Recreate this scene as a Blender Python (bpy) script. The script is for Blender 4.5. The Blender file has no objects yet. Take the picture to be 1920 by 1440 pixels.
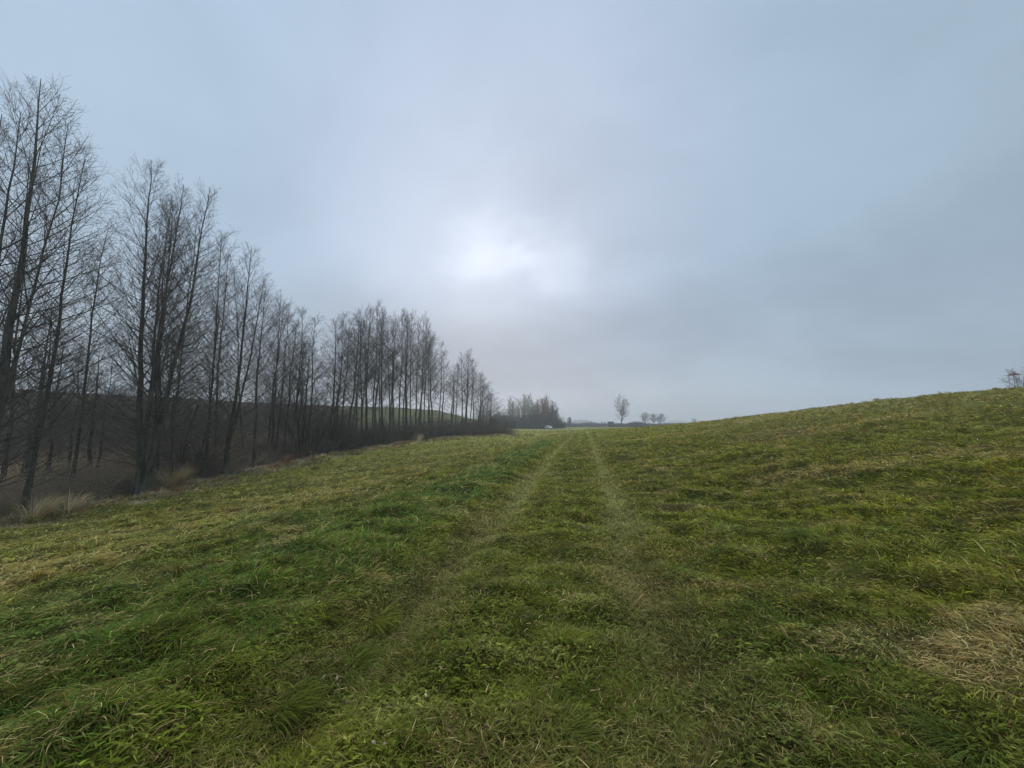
import bpy, math, time
import numpy as np
T0 = time.time()
C = bpy.context.scene
R = math.radians
rng = np.random.default_rng(11)

# ------------------------------------------------------------------ camera
EYE = 1.55
PITCH = R(6.17)
F = 721.0                      # focal length in pixels of the 1920 px wide photograph
cam_d = bpy.data.cameras.new('camera')
cam_d.sensor_width = 36.0
cam_d.lens = F / 1920 * 36
cam_d.clip_start = 0.05
cam_d.clip_end = 20000
cam = bpy.data.objects.new('camera', cam_d)
C.collection.objects.link(cam)
cam.location = (0, 0, EYE)
cam.rotation_euler = (R(90) + PITCH, 0, 0)
C.camera = cam
C.view_settings.view_transform = 'Standard'
C.view_settings.look = 'None'
C.view_settings.exposure = 0.07
C.view_settings.gamma = 1.0
C.cycles.max_bounces = 6
C.cycles.diffuse_bounces = 3
C.cycles.transmission_bounces = 3
C.cycles.volume_bounces = 0
C.cycles.use_denoising = True

def ray(px, py):
    a = (px - 960) / F; b = (720 - py) / F
    return np.array([a, math.cos(PITCH) - b * math.sin(PITCH), math.sin(PITCH) + b * math.cos(PITCH)])

def at(px, py, Y):
    d = ray(px, py); t = Y / d[1]
    return d[0] * t, Y, EYE + d[2] * t

# ------------------------------------------------------------------ world: overcast sky, thin where the sun stands
SUN_D = ray(908, 486); SUN_D = SUN_D / np.linalg.norm(SUN_D)
sun_el = math.asin(SUN_D[2]); sun_az = math.atan2(SUN_D[0], SUN_D[1])
W = bpy.data.worlds.new("World"); C.world = W; W.use_nodes = True
nt = W.node_tree; nt.nodes.clear()
class G:
    """tiny node-graph helper"""
    def __init__(s, nt): s.nt = nt
    def n(s, t, **k):
        x = s.nt.nodes.new(t)
        for a, v in k.items(): setattr(x, a, v)
        return x
    def set(s, sock, v):
        if hasattr(v, 'is_output') or isinstance(v, bpy.types.NodeSocket): s.nt.links.new(v, sock)
        else: sock.default_value = v
    def m(s, op, a, b=0.0, c=None, clamp=False):
        x = s.n('ShaderNodeMath', operation=op, use_clamp=clamp)
        s.set(x.inputs[0], a); s.set(x.inputs[1], b)
        if c is not None: s.set(x.inputs[2], c)
        return x.outputs[0]
    def v(s, op, a, b=None, scale=None):
        x = s.n('ShaderNodeVectorMath', operation=op)
        s.set(x.inputs[0], a)
        if b is not None: s.set(x.inputs[1], b)
        if scale is not None: s.set(x.inputs['Scale'], scale)
        return x.outputs['Value'] if op in ('DOT_PRODUCT', 'LENGTH') else x.outputs[0]
    def mix(s, f, a, b, blend='MIX'):
        x = s.n('ShaderNodeMix', data_type='RGBA', blend_type=blend)
        s.set(x.inputs['Factor'], f); s.set(x.inputs['A'], a); s.set(x.inputs['B'], b)
        return x.outputs['Result']
    def ms(s, val, a, b, c=0.0, d=1.0, interp='SMOOTHSTEP'):
        x = s.n('ShaderNodeMapRange', interpolation_type=interp)
        s.set(x.inputs[0], val)
        for i, q in enumerate((a, b, c, d)): x.inputs[i + 1].default_value = q
        return x.outputs[0]
    def noise(s, vec, scale, detail=4.0, rough=0.5, dist=0.0):
        x = s.n('ShaderNodeTexNoise')
        s.set(x.inputs['Vector'], vec); x.inputs['Scale'].default_value = scale
        x.inputs['Detail'].default_value = detail; x.inputs['Roughness'].default_value = rough
        x.inputs['Distortion'].default_value = dist
        return x.outputs['Fac']
g = G(nt)
tc = g.n('ShaderNodeTexCoord'); D = tc.outputs['Generated']
Dn = g.v('NORMALIZE', D)
sep = g.n('ShaderNodeSeparateXYZ'); nt.links.new(Dn, sep.inputs[0])
# cloud sheet projected on a plane overhead, so that it flattens to the horizon
zz = g.m('MAXIMUM', sep.outputs['Z'], 0.0)
den = g.m('ADD', zz, 0.22)
cx = g.n('ShaderNodeCombineXYZ')
nt.links.new(g.m('DIVIDE', sep.outputs['X'], den), cx.inputs[0])
nt.links.new(g.m('DIVIDE', sep.outputs['Y'], den), cx.inputs[1])
cx.inputs[2].default_value = 3.7
cl = g.noise(cx.outputs[0], 0.9, 5.0, 0.55, 0.3)
cl2 = g.noise(cx.outputs[0], 0.38, 2.0, 0.5)
def blob(px, py, inner, outer):
    d = ray(px, py); d = d / np.linalg.norm(d)
    dt = g.v('DOT_PRODUCT', Dn, tuple(float(q) for q in d))
    return g.ms(dt, math.cos(R(outer)), math.cos(R(inner)))
def lin(r, g_, b): return tuple(((q/255+.055)/1.055)**2.4 if q > 10 else q/255/12.92 for q in (r, g_, b)) + (1.0,)
BLUE, TEAL, LILAC, GREY = lin(173, 193, 214), lin(174, 197, 208), lin(190, 200, 220), lin(180, 185, 198)
col = g.mix(g.ms(cl2, 0.36, 0.64), BLUE, TEAL)
col = g.mix(g.m('MULTIPLY', blob(960, 430, 4, 34), 0.75), col, LILAC)
hz = g.ms(sep.outputs['Z'], 0.02, 0.42, 1.0, 0.0)
col = g.mix(g.m('MULTIPLY', hz, 0.8), col, GREY)
# darker toward the right, as the cloud thickens
dr = g.ms(sep.outputs['X'], 0.10, 0.80)
col = g.mix(g.m('MULTIPLY', dr, 0.80), col, lin(152, 172, 190))
dl = g.ms(sep.outputs['X'], -0.15, -0.75)
col = g.mix(g.m('MULTIPLY', g.m('MULTIPLY', dl, hz), 0.4), col, lin(176, 198, 206))
# mottling of the cloud base
mot = g.ms(cl, 0.30, 0.70, 0.91, 1.12)
col = g.v('SCALE', col, scale=mot)
# dim belt under the sun
belt = g.m('MULTIPLY', g.ms(sep.outputs['Z'], 0.05, 0.17), g.ms(sep.outputs['Z'], 0.36, 0.20))
belt = g.m('MULTIPLY', belt, blob(880, 600, 8, 42))
col = g.v('SCALE', col, scale=g.m('SUBTRACT', 1.0, g.m('MULTIPLY', belt, 0.13)))
# sun glow through the thin spot, ragged by noise
nz = g.noise(g.v('MULTIPLY', Dn, (1.0, 1.0, 1.9)), 4.5, 3.0, 0.5, 0.2)
dsun = g.v('DOT_PRODUCT', Dn, tuple(float(q) for q in SUN_D))
ang = g.m('MULTIPLY', g.m('ARCCOSINE', g.m('MINIMUM', dsun, 1.0)), 57.2958)
ang = g.m('ADD', ang, g.m('MULTIPLY', g.m('SUBTRACT', nz, 0.5), 13.0))
dpat = g.v('DOT_PRODUCT', Dn, tuple(float(q) for q in (lambda d: d/np.linalg.norm(d))(ray(1040, 505))))
ang2 = g.m('ADD', g.m('MULTIPLY', g.m('ARCCOSINE', g.m('MINIMUM', dpat, 1.0)), 57.2958), g.m('MULTIPLY', g.m('SUBTRACT', nz, 0.5), 18.0))
side_patch = g.ms(ang2, 0.0, 8.0, 1.0, 0.0)
core = g.ms(ang, -1.0, 9.5, 1.0, 0.0)
halo = g.ms(ang, 3.0, 26.0, 1.0, 0.0)
glow = g.m('ADD', g.m('ADD', g.m('MULTIPLY', core, 0.235), g.m('MULTIPLY', halo, 0.07)), g.m('MULTIPLY', side_patch, 0.10))
gc = g.v('SCALE', (0.97, 0.98, 1.03), scale=glow)
col = g.v('ADD', col, gc)
# overcast is brighter overhead; extra warm light added above the view for the grass
up = g.ms(sep.outputs['Z'], 0.80, 0.97, 1.0, 4.8)
tint = g.mix(g.ms(sep.outputs['Z'], 0.80, 0.95), (1.0, 1.0, 1.0, 1.0), (1.07, 1.0, 0.80, 1.0))
col = g.v('MULTIPLY', g.v('SCALE', col, scale=up), tint)
sky = g.n('ShaderNodeTexSky', sky_type='NISHITA'); sky.sun_disc = False
sky.sun_elevation = sun_el; sky.sun_rotation = sun_az
b1 = g.n('ShaderNodeBackground'); nt.links.new(sky.outputs[0], b1.inputs[0]); b1.inputs[1].default_value = 0.08
b2 = g.n('ShaderNodeBackground'); nt.links.new(col, b2.inputs[0]); b2.inputs[1].default_value = 1.0
mx = g.n('ShaderNodeMixShader'); mx.inputs[0].default_value = 0.95
nt.links.new(b1.outputs[0], mx.inputs[1]); nt.links.new(b2.outputs[0], mx.inputs[2])
wo = g.n('ShaderNodeOutputWorld'); nt.links.new(mx.outputs[0], wo.inputs[0])
W.cycles.sampling_method = 'MANUAL'; W.cycles.sample_map_resolution = 512

sd = bpy.data.lights.new('sun', 'SUN'); sd.energy = 1.5; sd.angle = R(16); sd.color = (1.0, 0.92, 0.78)
so = bpy.data.objects.new('sun', sd); C.collection.objects.link(so)
so.rotation_euler = (R(90) - sun_el, 0, -sun_az + math.pi)
so.location = (0, 0, 40)

# ------------------------------------------------------------------ noise
def hsh(xi, yi, seed):
    h = (xi.astype(np.int64) * 374761393 + yi.astype(np.int64) * 668265263 + seed * 974711) & 0xffffffff
    h = ((h ^ (h >> 13)) * 1274126177) & 0xffffffff
    return ((h ^ (h >> 16)) & 0xffffff) / 16777216.0
def pn(x, y, seed=0):
    x = np.asarray(x, float); y = np.asarray(y, float)
    xf = np.floor(x); yf = np.floor(y); fx = x - xf; fy = y - yf
    u = fx*fx*fx*(fx*(fx*6-15)+10); v = fy*fy*fy*(fy*(fy*6-15)+10)
    def gr(dx, dy):
        a = hsh(xf+dx, yf+dy, seed) * 2*np.pi
        return np.cos(a)*(fx-dx) + np.sin(a)*(fy-dy)
    return ((gr(0,0)*(1-u)+gr(1,0)*u)*(1-v) + (gr(0,1)*(1-u)+gr(1,1)*u)*v) * 1.5
def fbm(x, y, seed=0, o=3):
    s = 0; a = 1; t = 0
    for i in range(o):
        s = s + a*pn(x*2**i, y*2**i, seed+i*17); t += a; a *= 0.55
    return s / t
def sm(a, b, x):
    t = np.clip((x-a)/(b-a), 0, 1); return t*t*(3-2*t)

# ------------------------------------------------------------------ terrain
def cen(y): return -0.45 + 0.185*np.clip(y, -20, 80)
def edge(y): return np.interp(y, [-30, 0, 45, 52, 60, 75, 95], [-20, -20, -20, -17.5, -13, -6, 0])
def uu(x, y): return x - cen(y) + 0.10*pn(y/4.0, y*0+3.3, 5)
def ehill(a):
    return np.interp(a, [-9, -1.33, -0.9, -0.5, -0.3, -0.194, -0.083, -0.02, 0.1], [7.5, 8.5, 8.1, 7.2, 6.9, 6.3, 2.9, 0.8, 0.4])
def H0(x, y):
    x = np.asarray(x, float); y = np.asarray(y, float)
    r = np.hypot(x, y)
    zb = np.interp(y, [-50, 4, 18, 60, 170, 400, 1000, 3000], [0, 0, 0.2, 0.12, 0.12, 0.8, 1.4, 1.4])
    u = x - cen(y); e = edge(y)
    Zt = np.interp(y, [-30, 0, 14, 18, 25, 32, 45, 60, 90], [-2.8, -2.4, -1.9, -1.7, -1.3, -0.75, -0.4, -0.2, 0.1])
    s = np.clip((-u-2.5)/(-e-2.5), 0, 1); s = 0.6*s + 0.4*s*s*(3-2*s)
    z = zb + (Zt-zb)*s
    fy = 1 - sm(54, 66, y)
    z = z - fy*(0.7*sm(0.2, 3.0, e-u) + 0.3*sm(3, 12, e-u))
    # hollow where the ditch turns across the field end
    z = z - 0.55*np.exp(-((y-67-0.15*x)/3.2)**2)*sm(-14, -6, x)*(1-sm(10, 22, x))
    # left hillside beyond the ditch
    a = np.where(y > 0.5, x/np.maximum(y, 0.5), -9.0); a = np.where(x > 0, 0.1, a)
    hh = ehill(a)
    z = z + (hh-z)*sm(42, 125, r)*(a < 0.1) * (1 - sm(260, 700, r)*0.6)
    # right hill
    A = np.interp(y, [-100, 0, 34, 44, 60, 75, 100, 150, 300, 800], [4.9, 4.8, 4.30, 3.6, 2.50, 1.70, 1.1, 0.7, 0.2, 0.0])
    t = np.clip((x-2-0.05*np.maximum(y,0))/43, 0, 1)
    P = 0.5*t*t*(3-2*t) + 0.5*np.sin(np.pi/2*t)
    z = z + A*P - 0.02*np.clip(x-46, 0, 60)*(1-sm(80,160,y))
    return z
def H(x, y):
    x = np.asarray(x, float); y = np.asarray(y, float)
    z = H0(x, y); r = np.hypot(x, y); u = uu(x, y); e = edge(y)
    off = np.abs(np.abs(u)-1.02)
    rut = np.exp(-(off/0.24)**2) * (1-sm(60, 90, y))
    calm = 1 - 0.7*np.exp(-((np.abs(u)-1.0)/0.5)**2)
    ln = lane(u, x, y)
    n = 0.16*fbm(x/9, y/9, 1, 2) + calm*(0.085*fbm(x/1.7, y/1.3, 2, 2) + 0.075*pn(x/0.55, y/0.42, 3)*(1-sm(45, 90, r)) + 0.02*pn(x/0.2, y/0.2, 4)*(1-sm(5, 14, r)))
    n = n + 0.15*pn(x/3.1, y/2.1, 8)*calm*sm(2, 6, np.abs(u))
    return z + n*(1-sm(150, 400, r)*0.5) - 0.125*rut + 0.03*np.exp(-(u/0.45)**2) + 0.09*ln
def lane(u, x, y):
    w = 0.35*pn(y/2.2, x*0+1.5, 21)
    return sm(-3.9, -2.9, u+w)*(1-sm(-1.75, -1.35, u+w*0.6))*(1-sm(28, 45, y))

# palettes (linear base colours)
P_DEEP = np.array([0.092, 0.130, 0.011]); P_BLUE = np.array([0.098, 0.170, 0.042]); P_OLIVE = np.array([0.190, 0.195, 0.030])
P_YEL = np.array([0.240, 0.245, 0.018]); P_STRAW = np.array([0.500, 0.365, 0.165]); P_BROWN = np.array([0.130, 0.085, 0.032])
P_PALE = np.array([0.340, 0.315, 0.095])
SPOTS = [(3.15, 2.6, 0.9, 0.30, 1.0), (2.35, 2.75, 0.45, 0.16, .7), (3.7, 2.95, 0.6, 0.16, .8), (7.0, 8.6, 1.9, 0.55, 0.6), (10.5, 9.5, 1.6, .4, .5), (1.05, 3.9, 0.42, 0.32, 0.45),
         (-7.2, 5.6, 1.9, 0.9, 0.45), (-5.5, 10.5, 2.4, .9, .4), (14, 17, 5, 1.2, .55), (9, 24, 4.5, 1.3, .45), (22, 30, 8, 1.8, .5)]
def mixc(c, p, w): return c + (p-c)*w[..., None]
def straw_w(x, y):
    s = sm(0.12, 0.50, fbm(x/1.9+7, y/1.1, 31, 3)) * 0.55
    for (sx, sy, wx, wy, k) in SPOTS:
        d = ((x-sx)/wx)**2 + ((y-sy)/wy)**2 + 0.9*fbm(x/0.5, y/0.4, 33, 2)
        s = np.maximum(s, k*(1-sm(0.35, 1.5, d)))
    return np.clip(s, 0, 1)
def field_col(x, y):
    u = uu(x, y); r = np.hypot(x, y)
    n1 = fbm(x/2.6, y/1.7, 41, 3); n2 = fbm(x/0.8, y/0.6, 42, 2); n3 = fbm(x/11, y/8, 43, 2)
    c = np.broadcast_to(P_OLIVE, x.shape+(3,)).copy()
    c = mixc(c, P_DEEP, sm(0.0, 0.5, n1+0.25*n2)*0.8)
    c = mixc(c, P_YEL, sm(0.0, 0.5, -n1+0.4*n3+0.1)*0.8)
    c = mixc(c, P_BLUE, sm(0.05, 0.45, n2*0.7+n3*0.6)*0.5)
    lft = sm(-3.5, -6.0, u) if False else (1-sm(-6.5, -3.2, u))
    c = mixc(c, P_PALE, lft*0.5*sm(-0.4, 0.3, n3+0.4*n1+0.15))
    c = mixc(c, P_YEL, np.exp(-(u/0.55)**2)*0.55)
    c = mixc(c, P_YEL, sm(1.8, 4, u)*(1-sm(12, 22, u))*sm(-.2, .5, n3+.1)*0.5)
    ln = lane(u, x, y)
    c = mixc(c, np.array([0.098, 0.178, 0.034]), ln*(0.62+0.25*sm(-.3, .3, n2)))
    c = mixc(c, np.array([0.090, 0.165, 0.034]), np.exp(-((u+4.4)/1.5)**2)*(1-sm(8, 16, y))*0.55)
    c = mixc(c, P_YEL, ln*sm(-1.9, -1.5, u)*0.7)
    rut = np.exp(-(np.abs(np.abs(u)-1.02)/(0.25+0.10*(1-sm(3, 8, y))))**3)*(1-sm(45, 62, y))
    rc = np.array([0.195, 0.170, 0.060])+(np.array([0.350, 0.360, 0.140])-np.array([0.195, 0.170, 0.060]))*sm(3.0, 9.0, y)[..., None]
    c = c + (rc-c)*(rut*0.85*sm(-1.1, .1, pn(x/0.7, y/1.5, 44)))[..., None]
    c = mixc(c, P_DEEP*1.1, sm(1.45, 0.5, np.abs(u)) if False else np.exp(-(u/0.62)**4)*0.35*sm(4, 9, y))
    sw_ = straw_w(x, y)
    c = mixc(c, P_STRAW*0.95, np.clip(sw_*1.0, 0, 1)*0.68*(1-ln*0.8))
    near_shade = (1-sm(2.5, 6.5, r))*sm(-0.7, 0.4, n1+0.5*n2+0.15)
    c = mixc(c, P_DEEP*0.9, near_shade*0.55)  # darker green close to the camera: shade between blades put into the colour
    k1 = pn(x/0.42, y/0.30, 46)+0.5*pn(x/0.18, y/0.14, 47)
    c = mixc(c, P_DEEP*0.55, (1-0.75*sw_)*sm(0.0, 0.6, k1)*0.72*(1-sm(40, 70, r))*(1-0.8*rut))
    c = mixc(c, P_PALE, sm(0.1, 0.7, -k1)*0.42*(1-sm(40, 70, r))*(1-0.8*rut)*(1-0.7*ln))
    k2 = fbm(x/1.2+3, y/0.55, 48, 3)
    c = mixc(c, np.array([0.190, 0.135, 0.060]), sm(0.08, 0.45, k2)*(0.25+0.35*sm(3, 12, u)+0.15*(u < -4))*(1-ln)*(1-rut))
    c = mixc(c, np.array([0.215, 0.185, 0.070]), sm(10, 35, r)*sm(3, 14, u)*0.45)
    far = sm(60, 140, r)
    c = mixc(c, np.array([0.130, 0.140, 0.038]), far*0.8)
    return c
def ground_col(x, y):
    u = uu(x, y); e = edge(y); r = np.hypot(x, y)
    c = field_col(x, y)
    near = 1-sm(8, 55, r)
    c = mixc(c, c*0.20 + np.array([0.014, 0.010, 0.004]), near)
    rut = np.exp(-((np.abs(u)-1.02)/0.24)**2)*(1-sm(40, 70, y))
    c = mixc(c, np.array([0.060, 0.048, 0.026]), rut*0.6*(1-sm(9, 25, y))*sm(-0.3, 0.3, pn(x/0.6, y/0.6, 51)))
    out = sm(-0.3, 1.2, e-u+0.6*pn(x/1.5, y/1.5, 52))*(1-sm(56, 64, y))
    c = mixc(c, np.array([0.115, 0.090, 0.060])*(1+0.5*fbm(x/1.2, y/1.2, 53, 2))[..., None], out)
    # the hillside beyond the ditch: dark ploughed part and green part
    a = x/np.maximum(y, 0.5)
    pl = sm(38, 50, r)*(x < 0)*(1-sm(-0.45, -0.40, a))*(e-u > 8)
    c = mixc(c, np.array([0.066, 0.056, 0.038]), pl)
    gr = sm(45, 60, r)*(x < 0)*sm(-0.45, -0.41, a)*(e-u > 8)
    c = mixc(c, np.array([0.072, 0.076, 0.034]), gr)
    hol = np.exp(-((y-67-0.15*x)/3.0)**2)*sm(-14, -6, x)*(1-sm(8, 20, x))
    c = mixc(c, np.array([0.060, 0.050, 0.042]), hol*0.85)
    return np.clip(c, 0.004, 1)

# ------------------------------------------------------------------ mesh helpers
def mesh_np(name, co, faces_list, cols=None):
    """faces_list: list of int arrays (n,k)"""
    me = bpy.data.meshes.new(name)
    co = np.ascontiguousarray(co, dtype=np.float32).reshape(-1, 3)
    me.vertices.add(len(co)); me.vertices.foreach_set('co', co.ravel())
    tot = sum(f.size for f in faces_list); npoly = sum(len(f) for f in faces_list)
    me.loops.add(tot); me.polygons.add(npoly)
    me.loops.foreach_set('vertex_index', np.concatenate([f.ravel() for f in faces_list]).astype(np.int32))
    lt = np.concatenate([np.full(len(f), f.shape[1], np.int32) for f in faces_list])
    ls = np.concatenate([[0], np.cumsum(lt)[:-1]]).astype(np.int32)
    me.polygons.foreach_set('loop_start', ls)
    try: me.polygons.foreach_set('loop_total', lt)
    except Exception: pass
    me.update(calc_edges=True)
    if cols is not None:
        at_ = me.color_attributes.new('Col', 'FLOAT_COLOR', 'POINT')
        c4 = np.ones((len(co), 4), np.float32); c4[:, :3] = cols.reshape(-1, 3)
        at_.data.foreach_set('color', c4.ravel())
    return me
def obj(name, me, mat=None, parent=None, loc=(0, 0, 0), smooth=False):
    o = bpy.data.objects.new(name, me); C.collection.objects.link(o)
    if me is not None and mat is not None and not me.materials: me.materials.append(mat)
    if smooth and me is not None: me.polygons.foreach_set('use_smooth', np.ones(len(me.polygons), bool))
    if parent: o.parent = parent
    o.location = loc
    return o
def tag(o, label=None, cat=None, group=None, kind=None):
    if label: o['label'] = label
    if cat: o['category'] = cat
    if group: o['group'] = group
    if kind: o['kind'] = kind
    return o
def thing(name, label, cat, loc, group=None, rotz=0.0):
    o = bpy.data.objects.new(name, None); C.collection.objects.link(o)
    o.empty_display_size = 0.3
    o.location = loc; o.rotation_euler = (0, 0, rotz)
    return tag(o, label, cat, group)

# ------------------------------------------------------------------ materials
def principled(name, color, rough=0.8, spec=0.2, metal=0.0):
    m = bpy.data.materials.new(name); m.use_nodes = True
    b = m.node_tree.nodes['Principled BSDF']
    b.inputs['Base Color'].default_value = tuple(color)+(1,)
    b.inputs['Roughness'].default_value = rough
    b.inputs['Specular IOR Level'].default_value = spec
    b.inputs['Metallic'].default_value = metal
    return m
def noisy(name, c1, c2, scale=6.0, rough=0.85, bump=0.3, stretch=(1, 1, 1), spec=0.15):
    m = principled(name, c1, rough, spec); q = G(m.node_tree)
    b = m.node_tree.nodes['Principled BSDF']
    t = q.n('ShaderNodeTexCoord')
    mp = q.n('ShaderNodeMapping'); mp.inputs['Scale'].default_value = stretch
    m.node_tree.links.new(t.outputs['Object'], mp.inputs[0])
    f = q.noise(mp.outputs[0], scale, 5, 0.6)
    c = q.mix(q.ms(f, 0.3, 0.7), tuple(c1)+(1,), tuple(c2)+(1,))
    m.node_tree.links.new(c, b.inputs['Base Color'])
    bp = q.n('ShaderNodeBump'); bp.inputs['Strength'].default_value = bump; bp.inputs['Distance'].default_value = 0.02
    m.node_tree.links.new(f, bp.inputs['Height']); m.node_tree.links.new(bp.outputs[0], b.inputs['Normal'])
    return m
def leafy(name, transl=0.28, rough=0.7, spec=0.07):
    m = bpy.data.materials.new(name); m.use_nodes = True; q = G(m.node_tree); L = m.node_tree.links
    b = m.node_tree.nodes['Principled BSDF']; out = m.node_tree.nodes['Material Output']
    a = q.n('ShaderNodeVertexColor'); a.layer_name = 'Col'
    L.new(a.outputs[0], b.inputs['Base Color'])
    b.inputs['Roughness'].default_value = rough; b.inputs['Specular IOR Level'].default_value = spec
    tr = q.n('ShaderNodeBsdfTranslucent'); L.new(q.v('MULTIPLY', a.outputs[0], (1.15, 1.15, 0.7)), tr.inputs[0])
    mx = q.n('ShaderNodeMixShader'); mx.inputs[0].default_value = transl
    L.new(b.outputs[0], mx.inputs[1]); L.new(tr.outputs[0], mx.inputs[2]); L.new(mx.outputs[0], out.inputs[0])
    return m
M_GRASS = leafy('grass_blade')
M_REED = leafy('reed_blade', 0.25, 0.7, 0.1)
M_BARK = noisy('alder_bark', (0.040, 0.036, 0.029), (0.135, 0.130, 0.100), 5, 0.9, 0.6, (1, 1, 0.25))
M_TWIG = noisy('alder_twig', (0.115, 0.093, 0.082), (0.165, 0.135, 0.120), 1.3, 0.8, 0.1)
M_SCRUB = noisy('scrub_twig', (0.110, 0.092, 0.070), (0.170, 0.145, 0.110), 0.7, 0.9, 0.1)
M_PALEBARK = noisy('pale_bark', (0.40, 0.38, 0.31), (0.28, 0.26, 0.21), 2.0, 0.85, 0.2, (1, 1, 0.4))
M_PALETWIG = noisy('willow_twig', (0.42, 0.35, 0.23), (0.30, 0.25, 0.17), 1.3)
M_REDTWIG = noisy('red_willow_twig', (0.40, 0.24, 0.16), (0.30, 0.19, 0.13), 1.3)
M_GREYTWIG = noisy('birch_twig', (0.085, 0.065, 0.062), (0.12, 0.095, 0.09), 1.3)
M_BIRCH = noisy('birch_bark', (0.35, 0.34, 0.32), (0.10, 0.09, 0.085), 3.0, 0.7, 0.2, (1, 1, 2))

def ground_mat():
    m = bpy.data.materials.new('meadow_ground'); m.use_nodes = True; q = G(m.node_tree); L = m.node_tree.links
    b = m.node_tree.nodes['Principled BSDF']
    b.inputs['Roughness'].default_value = 0.95; b.inputs['Specular IOR Level'].default_value = 0.02
    a = q.n('ShaderNodeVertexColor'); a.layer_name = 'Col'
    t = q.n('ShaderNodeTexCoord')
    f1 = q.noise(t.outputs['Object'], 22.0, 5, 0.65)
    mp = q.n('ShaderNodeMapping'); mp.inputs['Scale'].default_value = (1, 2.2, 1); L.new(t.outputs['Object'], mp.inputs[0])
    f2 = q.noise(mp.outputs[0], 0.9, 6, 0.6, 0.4)
    f3 = q.noise(mp.outputs[0], 0.13, 4, 0.55, 0.3)
    k = q.m('MULTIPLY', q.ms(f1, 0.25, 0.75, 0.7, 1.3), q.ms(f2, 0.3, 0.7, 0.74, 1.26))
    k = q.m('MULTIPLY', k, q.ms(f3, 0.3, 0.7, 0.82, 1.18))
    c = q.v('SCALE', a.outputs[0], scale=k)
    L.new(c, b.inputs['Base Color'])
    bp = q.n('ShaderNodeBump'); bp.inputs['Strength'].default_value = 0.6; bp.inputs['Distance'].default_value = 0.03
    L.new(q.m('ADD', f1, q.m('MULTIPLY', f2, 2.5)), bp.inputs['Height']); L.new(bp.outputs[0], b.inputs['Normal'])
    return m
M_GROUND = ground_mat()

# ------------------------------------------------------------------ ground: one polar sheet to the horizon
def build_ground():
    rr = np.concatenate([[0.0], np.geomspace(0.6, 90, 620), np.geomspace(92, 1700, 110)])
    th_in = np.linspace(-R(76), R(76), 940)
    th_out = np.linspace(R(76), 2*np.pi-R(76), 84)[1:-1]
    th = np.concatenate([th_in, th_out])
    nr, nt_ = len(rr), len(th)
    X = rr[:, None]*np.sin(th)[None]; Y = rr[:, None]*np.cos(th)[None]
    Z = H(X, Y)
    co = np.stack([X, Y, Z], -1)
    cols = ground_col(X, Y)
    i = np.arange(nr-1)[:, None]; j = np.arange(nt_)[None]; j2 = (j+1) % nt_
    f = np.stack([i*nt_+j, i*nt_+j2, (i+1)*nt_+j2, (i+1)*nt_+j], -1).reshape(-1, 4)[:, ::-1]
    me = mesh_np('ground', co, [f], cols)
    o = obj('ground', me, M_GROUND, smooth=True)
    tag(o, 'rolling meadow ground with two wheel ruts', 'ground', kind='structure')
build_ground()
print('ground', time.time()-T0)

# ------------------------------------------------------------------ blades
def blades(x, y, z, L, w, th, e0, e1, col, twist=0.5, roll=None, tipcol=None):
    N = len(x); s = np.array([0.0, 0.36, 0.70, 1.0])
    pts = np.zeros((N, 4, 3)); pts[:, 0] = np.stack([x, y, z], -1)
    dx, dy = np.cos(th), np.sin(th)
    for k in range(3):
        e = e0 + (e1-e0)*((s[k]+s[k+1])/2)
        d = np.stack([np.cos(e)*dx, np.cos(e)*dy, np.sin(e)], -1)
        pts[:, k+1] = pts[:, k] + d*((s[k+1]-s[k])*L)[:, None]
    side = np.stack([-dy, dx, np.zeros(N)], -1)
    if roll is None: roll = rng.normal(0, twist, N)
    side = side*np.cos(roll)[:, None]; side[:, 2] = np.sin(roll)
    co = np.zeros((N, 7, 3))
    for k, ww in enumerate((0.8, 1.0, 0.72)):
        co[:, 2*k] = pts[:, k]-side*(w*ww/2)[:, None]; co[:, 2*k+1] = pts[:, k]+side*(w*ww/2)[:, None]
    co[:, 6] = pts[:, 3]
    b = (np.arange(N)*7)[:, None]
    q = np.concatenate([b+np.array([[0, 1, 3, 2]]), b+np.array([[2, 3, 5, 4]])])
    t = b+np.array([[4, 5, 6]])
    cc = np.repeat(col[:, None, :], 7, 1)
    if tipcol is not None:
        cc[:, 6] = tipcol; cc[:, 4:6] = 0.6*cc[:, 4:6]+0.4*tipcol[:, None]
    return co, [q, t], cc
def combine(parts):
    co = []; fs = {}; cc = []; n = 0
    for c, fl, k in parts:
        c = c.reshape(-1, 3); co.append(c); cc.append(k.reshape(-1, 3))
        for f in fl: fs.setdefault(f.shape[1], []).append(f+n)
        n += len(c)
    return np.concatenate(co), [np.concatenate(v) for v in fs.values()], np.concatenate(cc)

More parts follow.
